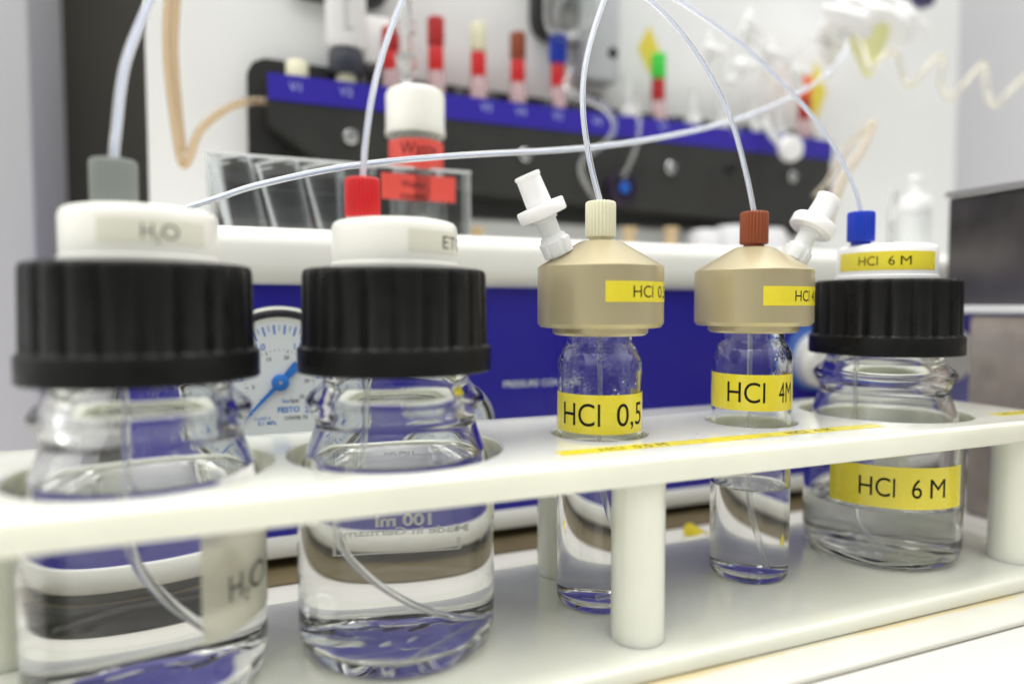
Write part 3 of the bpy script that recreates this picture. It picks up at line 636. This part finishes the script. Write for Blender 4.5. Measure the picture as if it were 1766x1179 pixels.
# yellow tape strips along the front edge of the top plate
def strip(x0, x1, y0, y1, word, tx, w, h):
    s = obj('yellow_tape', box(x0, x1, y0, y1, -42.99, -42.9), 'yellow', rk, smooth=False)
    if word: obj('lettering', flat(textbm(word, h, w, 0), (tx, y0+(y1-y0-h)/2, -42.88), (1, 0, 0), (0, 1, 0)), 'ink', s, smooth=False)
strip(87.3, 150.5, 176.3, 182.3, 'HCl  0,5 M', 101, 24, 3.6)
strip(150.7, 217, 176.4, 182.4, 'HCl  4 M', 174, 20, 3.6)
strip(281, 306, 176.4, 182.4, 'HCl  6 M', 285.5, 19, 3.6)

# ------------------------------------------------------------------ bottles
def glassbody(c, parent, seed, m='glass', lev=-44.3):
    o_, i_ = bottle_profile(); vessel(c, o_, i_, lev, m, parent, seed, .09)
def lidlabel(c, parent, r, px0, px1, z0, z1, m, words, h, tz=None, inkm='ink'):
    a0, a1 = (p_ if isinstance(p_, tuple) else phi(c, r, p_) for p_ in (px0, px1))
    a0 = a0[0] if isinstance(a0, tuple) else a0; a1 = a1[0] if isinstance(a1, tuple) else a1
    l = obj('label_tape', cylpatch(c, r, ang(c, a0), ang(c, a1), z0, z1), m, parent)
    tb_ = bmesh.new()
    for word, q0, q1, hh, dz in words:
        q0 = q0[0] if isinstance(q0, tuple) else phi(c, r, q0); q1 = q1[0] if isinstance(q1, tuple) else phi(c, r, q1)
        merge(tb_, wrap(textbm(word, hh or h, R(q1-q0)*r), c, r+.11, ang(c, q0), (tz if tz is not None else (z0+z1-h)/2)+dz))
    obj('lettering', tb_, inkm, l, smooth=False); return l
# water bottle
c = AX[0]; t = thing('reagent_bottle', 'water bottle with black screw cap and grey tube nut at the left', 'bottle', (*c, -101.5), 'wide bottles in the rack')
glassbody(c, t, 1, 'waterglass'); obj('screw_cap', screwcap(c), 'black', t)
lid = obj('lid', lidbm(c), 'white', t)
obj('tube_nut', nutbm(at(197, 330, 205.5).xy, 25.25, 38.2, 5.6), 'grey', t)
lidlabel(c, t, 18.7, 170, 355, 15.4, 21.5, 'paper', [('H', 247, 268, None, 0), ('2', 271, 280, 1.9, -.9), ('O', 282, 312, None, 0)], 3.6, inkm='greyink')
lidlabel(c, t, 29.7, 336, (84,), -82.5, -55, mat('frosted_tape', (.80, .79, .68), .25, trans=.6, ior=1.15), [('H', 385, 408, None, 0), ('2', 411, 419, 3.2, -1.6), ('O', 421, 446, None, 0)], 6.6, tz=-74.5, inkm='greyink')
# ethanol bottle
c = AX[1]; t = thing('reagent_bottle', 'bottle with black screw cap and bright red tube nut, second in the rack', 'bottle', (*c, -101.5), 'wide bottles in the rack')
glassbody(c, t, 2); obj('screw_cap', screwcap(c), 'black', t)
obj('lid', lidbm(c), 'white', t); obj('tube_nut', nutbm(at(625.5, 350, 205.5).xy, 25.25, 38.0), 'red', t)
lidlabel(c, t, 18.7, 705, (86,), 15.5, 21.8, 'paper', [('ETOH', 764, (100,), None, 0)], 3.6)
obj('label_tape', cylpatch(c, 29.7, ang(c, 60), ang(c, 85), -62.5, -52), 'paper', t)
pr = bmesh.new(); back = ang(c, 180)
def backtext(s_, h_, z_, wdeg, mid=0, bold=0):
    w_ = R(wdeg)*29.8; b_ = textbm(s_, h_, w_, bold); merge(pr, wrap(b_, c, 29.85, back-R(wdeg)/2+R(mid), z_))
backtext('100 ml', 3.6, -72.0, 20, -2, .03)
backtext('Made in Germany', 2.4, -74.9, 44, -2, .02)
zz_ = -80.8; merge(pr, cylpatch(c, 29.75, back-R(21), back+R(21), zz_, zz_+.45)); merge(pr, cylpatch(c, 29.75, back-R(21.5), back-R(20.7), zz_, zz_+4)); merge(pr, cylpatch(c, 29.75, back+R(20.7), back+R(21.5), zz_, zz_+4))
obj('glass_print', pr, 'enamel', t, smooth=False)
# 6 M bottle
c = AX[4]; t = thing('reagent_bottle', 'half empty bottle with blue tube nut and yellow HCl 6 M labels at the right', 'bottle', (*c, -101.5), 'wide bottles in the rack')
glassbody(c, t, 3, 'glass', -79); obj('screw_cap', screwcap(c), 'black', t)
obj('lid', lidbm(c), 'luerwhite', t); obj('tube_nut', nutbm(at(1485, 390, 205.5).xy, 25.25, 38.6), 'blue', t)
lidlabel(c, t, 18.7, 1447, 1610, 14.6, 21.9, 'yellow', [('HCl', 1479, 1512, None, 0), ('6', 1530, 1541, None, 0), ('M', 1551, 1570, None, 0)], 3.5)
lidlabel(c, t, 29.7, 1438, 1666, -76.5, -60.5, 'yellow', [('HCl', 1489, 1553, None, 0), ('6', 1582, 1600, None, 0), ('M', 1614, 1640, None, 0)], 7.2)
# small vials
def vial(c, name_label, lev, seed, m):
    t_ = thing('sample_vial', name_label, 'vial', (*c, -101.5), 'small vials with beige adapters')
    vessel(c, VOUT, VIN, lev, m, t_, seed, .04)
    obj('adapter', lathe([(0, -6.4), (14, -9.4), (15.3, -9.4), (16.2, -8.6), (16.4, -6.9), (18.7, -6.9), (20.4, -6.7), (21.4, -5.4), (21.4, 13.4), (21.25, 13.7), (20.9, 13.9), (7.6, 22.0), (6.6, 22.4), (0, 22.4)], c, 128), 'peek', t_, auto=25)
    return t_
def filt(c, t_, rad, azi, tilt, s=1.):
    a = ang(c, azi); zb_ = 13.6+(21.2-rad)/(21.2-7)*8.6
    base = Vector((c[0]+rad*math.cos(a), c[1]+rad*math.sin(a), zb_-2.2)); ax = Vector((math.cos(a)*math.sin(R(tilt)), math.sin(a)*math.sin(R(tilt)), math.cos(R(tilt))))
    mt = Matrix.Translation(base) @ ax.to_track_quat('Z', 'Y').to_matrix().to_4x4() @ Matrix.Scale(s, 4)
    root = obj('vent_filter', lathe([(0, 0), (3.9, 0), (3.9, 2.0), (5.2, 2.4), (5.4, 7.2), (4.5, 8.0), (4.3, 9.0), (3.4, 9.4), (3.6, 14.4), (4.3, 14.7), (4.3, 15.6), (0, 15.6)], (0, 0), 64, lambda t, r, z: r-(.5 if r > 5 and abs(math.sin(3*t)) < .35 else 0), mtx=mt), 'luer', t_)
    obj('filter_disc', lathe([(0, 15.65), (5, 15.65), (8.0, 15.9), (8.3, 16.4), (8.3, 19.6), (8.0, 20.1), (5, 20.3), (0, 20.3)], (0, 0), 96, mtx=mt), 'luerwhite', root)
    obj('luer_cap', lathe([(0, 20.35), (4.4, 20.35), (4.1, 29.5), (4.4, 29.8), (4.4, 30.8), (3.8, 31), (3.2, 31), (3.2, 29.6), (0, 29.6)], (0, 0), 64, mtx=mt), 'luerwhite', root)
c = AX[2]; t = vial(c, 'glass vial with cream tube nut and yellow HCl 0,5 labels, behind the front pillar', -47.6, 5, 'dropglass')
obj('tube_nut', nutbm(c, 22.45, 35.8), 'cream', t); filt(c, t, 14.3, -62, 25, .98)
lidlabel(c, t, 21.4, 1044, (95,), 1.7, 8.3, 'yellow', [('HCl', 1092, 1126, None, 0), ('0,5 M', 1134, (98,), None, 0)], 3.7)
lidlabel(c, t, 14.5, (-91,), (125,), -41.3, -28.4, 'yellow', [('HCl', 974, 1037, None, 0), ('0,5', 1065, 1106, None, 0)], 7.3, tz=-38.6)
c = AX[3]; t = vial(c, 'glass vial with brown tube nut and yellow HCl 4M labels', -67.3, 6, 'dropglass')
obj('tube_nut', nutbm(c, 22.45, 35.8), 'brown', t); filt(c, t, 14.5, 118, 31, 1.0)
lidlabel(c, t, 21.4, 1316, (90,), .6, 7.4, 'yellow', [('HCl', 1371, 1395, None, 0), ('4 M', 1399, (88,), None, 0)], 3.7)
lidlabel(c, t, 14.5, (-91,), (125,), -37.4, -24.3, 'yellow', [('HCl', 1257, 1323, None, 0), ('4M', 1346, 1366, None, 0)], 7.3, tz=-34.4)
bottles = [o for o in COL.objects if o.name.startswith(('reagent_bottle', 'sample_vial')) and o.parent is None]
# dip tubes inside the bottles
def diptube(parent, pts, r=1.15):
    rt_ = obj('dip_tube', tube(pts, r*.75, 16, 8), 'diptube', parent)
B = {o.location.x: o for o in bottles}
def near(c): return min(bottles, key=lambda o: abs(o.location.x-c[0]*MM))
c = AX[1]; n_ = at(625.5, 350, 205.5)
diptube(near(c), [(n_.x, 205.5, 10), (n_.x, 205, -25), (n_.x-1, 204, -45), at(600, 905, 200), at(645, 975, 203), at(720, 1030, 208), at(790, 1058, 212), at(815, 1075, 214)], 1.3)
c = AX[0]; n_ = at(197, 330, 205.5)
diptube(near(c), [(n_.x, 205.5, 10), (n_.x+1, 205, -30), (n_.x+2, 206, -60), (n_.x+8, 210, -78), (n_.x+18, 206, -90)], 1.4)
c = AX[2]; diptube(near(c), [(c[0], c[1], -6), (c[0]+.3, c[1], -30), (c[0]+.8, c[1], -60), (c[0]+5, c[1]-2, -82), (c[0]+3, c[1]-7, -95), (c[0]-4, c[1]-6, -97.3)])
c = AX[3]; diptube(near(c), [(c[0]-1, c[1], -6), (c[0]-.5, c[1], -45), (c[0]+.5, c[1], -75), (c[0]+4, c[1]-3, -98)])
c = AX[4]; n_ = at(1485, 390, 205.5); diptube(near(c), [(n_.x, c[1], 10), (n_.x, c[1], -50), (n_.x+4, c[1], -85), (n_.x+10, c[1], -93.5)])

# ------------------------------------------------------------------ loose tubing
def tubing(pts, r, label, m='tube', core='core', group='thin tubes running from the bottle caps'):
    P = [Vector(p) for p in pts]
    t_ = thing('tubing', label, 'tubing', (P[0].x, P[0].y, P[0].z), group)
    obj('tube_wall', tube(P, r*.84, 24, 10), m, t_)
    if core: obj('bore', tube(P, r*.28, 14, 10), core, t_)
n_ = at(197, 330, 205.5)
tubing([(n_.x, 205.5, 37.4), at(200, 230, 206), at(214, 120, 209), at(242, 40, 213), at(275, -30, 218), at(330, -110, 226)], 1.5, 'thick pale tube rising from the grey nut of the water bottle')
n_ = at(625.5, 350, 205.5)
tubing([(n_.x, 205.5, 37.2), at(631, 240, 206), at(643, 160, 208), at(664, 80, 212), at(700, -10, 218), at(760, -110, 228)], 1.15, 'thin tube rising from the red nut')
c = AX[2]
tubing([(c[0], c[1], 35), at(1018, 280, 206), at(1006, 200, 207), at(1007, 130, 210), at(1022, 60, 215), at(1050, -20, 222), at(1090, -110, 232)], 1.15, 'thin tube curving up from the cream nut')
c = AX[3]
tubing([(c[0], c[1], 35), at(1287, 300, 206), at(1262, 210, 208), at(1222, 125, 212), at(1165, 45, 218), at(1100, -15, 226), at(1000, -70, 236)], 1.1, 'thin tube curving up and left from the brown nut')
n_ = at(1485, 390, 205.5)
tubing([(n_.x, 205.5, 38), at(1470, 315, 208), at(1430, 240, 214), at(1370, 165, 222), at(1290, 87, 232), at(1200, 20, 244), at(1120, -25, 256), at(1000, -70, 270)], 1.1, 'thin tube arching over from the blue nut')
tubing([at(322, 358, 262), at(380, 340, 261), at(450, 318, 260), at(600, 287, 256), at(780, 269, 254), at(1000, 256, 258), at(1150, 235, 266), at(1280, 203, 280), at(1380, 160, 305), at(1440, 115, 330), at(1462, 80, 350), at(1450, 60, 380)], 1.35, 'long nearly level tube crossing in front of the waste bottle')
# amber tubes
tubing([at(300, -90, 385), at(290, 0, 385), at(288, 90, 385), at(298, 190, 386), at(312, 275, 387), at(324, 278, 389), at(345, 225, 393), at(390, 188, 398), at(430, 175, 402), at(463, 175, 404)], 2.5, 'amber tube bending up to the left end of the valve block', 'amber', None, 'amber tubes')
tubing([at(315, -90, 388), at(305, 0, 388), at(301, 90, 388), at(308, 190, 389), at(316, 262, 390)], 2.2, 'straight amber tube beside the bent one at the upper left', 'amber', None, 'amber tubes')
tubing([at(1505, 212, 335), at(1485, 260, 330), at(1458, 300, 326), at(1440, 345, 322), at(1425, 400, 318)], 3.0, 'thick amber tube leaning behind the blue nut', 'paleamber', None, 'amber tubes')
tubing([at(1498, 215, 345), at(1462, 255, 345), at(1430, 310, 345), at(1405, 340, 352)], 2.0, 'thinner amber tube beside the valve block end', 'paleamber', None, 'amber tubes')
# clear loops
tubing([at(985, 120, 392), at(975, 150, 385), at(1000, 168, 378), at(1040, 185, 372), at(1060, 215, 370), at(1045, 245, 372), at(1010, 270, 376), at(1002, 295, 380), at(1018, 330, 388), at(1040, 355, 396)], 2.1, 'clear tube looping down in front of the blue strip', 'cleartube', None, 'clear tubes on the valve block')
tubing([at(1095, 170, 396), at(1103, 210, 390), at(1095, 260, 388), at(1075, 305, 390)], 1.7, 'short clear tube running down to the blue centred knob', 'cleartube', None, 'clear tubes on the valve block')
tubing([at(962, 64, 405), at(958, 30, 400), at(965, 5, 396), at(985, -20, 396)], 2.4, 'pale tube rising from the blue connector', 'tube', None, 'clear tubes on the valve block')
M['creamtube'] = edgy('cream_clear_hose', 1.33, .25, .9, (.90, .86, .72))
coil = [at(x, y, 345+dv) for x, y, dv in ((1478, 60, 14), (1490, 90, 6), (1500, 118, -6), (1515, 108, -12), (1531, 90, -6), (1548, 100, 8), (1561, 142, 6), (1574, 146, -6), (1592, 125, -12), (1614, 101, -6), (1627, 104, 6), (1623, 146, 10), (1636, 170, 0), (1655, 155, -10), (1676, 130, -10), (1697, 112, 0), (1700, 150, 10), (1710, 180, 2), (1726, 176, -8), (1743, 156, -10), (1765, 136, -4), (1785, 130, 6), (1788, 175, 10), (1800, 200, 0), (1830, 180, -10))]
tubing(coil, 2.3, 'coiled springy cream hose at the upper right', 'creamtube', None, None)
# cluster of white stopcocks and loops at the right end of the block
random.seed(11)
for i, (x, y, r_) in enumerate([(1225, 92, 7), (1275, 118, 7.5), (1330, 98, 6.5), (1372, 128, 6), (1290, 52, 7), (1425, 92, 6)]):
    c = at(x, y, 392)
    t = thing('stopcock', ['white stopcock above the second port', 'white stopcock above the third port', 'white stopcock between the two arching tubes', 'white stopcock beside the orange connector', 'topmost white stopcock on the right side', 'rightmost white stopcock near the yellow funnel'][i], 'stopcock', c, 'white stopcocks')
    obj('stopcock_body', lathe([(0, -14), (3.2, -14), (3.4, -4), (r_*.75, -3), (r_*.75, 4), (3.4, 5), (3.0, 14), (0, 14)], (0, 0), 40, mtx=Matrix.Translation(c) @ Matrix.Rotation(R(random.uniform(-40, 40)), 4, 'Y')), 'luerwhite', t)
    obj('lever', lathe([(0, -10), (2.2, -9), (2.4, 8), (0, 10)], (0, 0), 24, mtx=Matrix.Translation(c+Vector((0, -6, 0))) @ Matrix.Rotation(R(90+random.uniform(-50, 50)), 4, 'Y')), 'luerwhite', t)
tubing([at(1246, 160, 405), at(1240, 120, 398), at(1258, 85, 392), at(1290, 70, 390), at(1320, 95, 392), at(1318, 140, 398), at(1300, 168, 405)], 2.0, 'clear loop joining two white luer ports', 'cleartube', None, 'clear tubes on the valve block')
tubing([at(1345, 172, 405), at(1352, 120, 395), at(1385, 78, 388), at(1420, 70, 386), at(1438, 100, 390), at(1425, 135, 396)], 2.0, 'clear loop arching over the orange connector', 'cleartube', None, 'clear tubes on the valve block')
c = at(1357, 258, 385)
wk = thing('white_stopcock', 'round white stopcock hanging in front of the blue strip at the right end', 'stopcock', c)
obj('disc', ring([(0, 0), (8.5, 0), (9.5, 3), (8.5, 7), (0, 8)], c, 48), 'luerwhite', wk)
obj('spout', tube([c+Vector((0, 2, 0)), c+Vector((-9, 8, 14)), at(1320, 205, 404)], 2.6), 'luer', wk)
# tissue and yellow funnel at the upper right
def blob(c_, sx_, sy_, sz_, seed, n=5, amp=.18):
    b_ = bmesh.new(); bmesh.ops.create_icosphere(b_, subdivisions=n, radius=1); rnd = random.Random(seed); ph = [rnd.uniform(0, 6) for _ in range(9)]
    for v in b_.verts:
        p_ = v.co; k_ = 1+amp*(math.sin(3*p_.x+ph[0])+math.sin(4*p_.y+ph[1])+math.sin(5*p_.z+ph[2])*.6+.4*math.sin(9*p_.x+7*p_.z+ph[3])+.3*math.sin(13*p_.y+11*p_.x+ph[4]))
        v.co = Vector((c_.x+p_.x*sx_*k_, c_.y+p_.y*sy_*k_, c_.z+p_.z*sz_*k_))
    return b_
tag(obj('tissue_wad', blob(at(1500, 42, 372), 48, 20, 14, 3), 'fabric'), 'crumpled white tissue wad above the yellow funnel', 'tissue')
c = at(1498, 70, 368)
tag(obj('yellow_funnel', lathe([(0, -26), (3, -25), (6, -16), (13, 0), (15, 16), (13.8, 16), (11.8, 0), (5, -15), (0, -22)], (0, 0), 48, mtx=Matrix.Translation(c)), mat('pale_yellow_plastic', (.86, .86, .42), .4, sss=.3)), 'pale yellow translucent funnel hanging below the white tissue', 'funnel')
c = at(1560, -5, 372); tag(obj('dark_clip', box(c.x-26, c.x+26, 366, 378, c.z-4, c.z+16, 2), mat('navy_plastic', (.02, .012, .09), .4)), 'dark navy clip at the top edge above the tissue', 'clip')
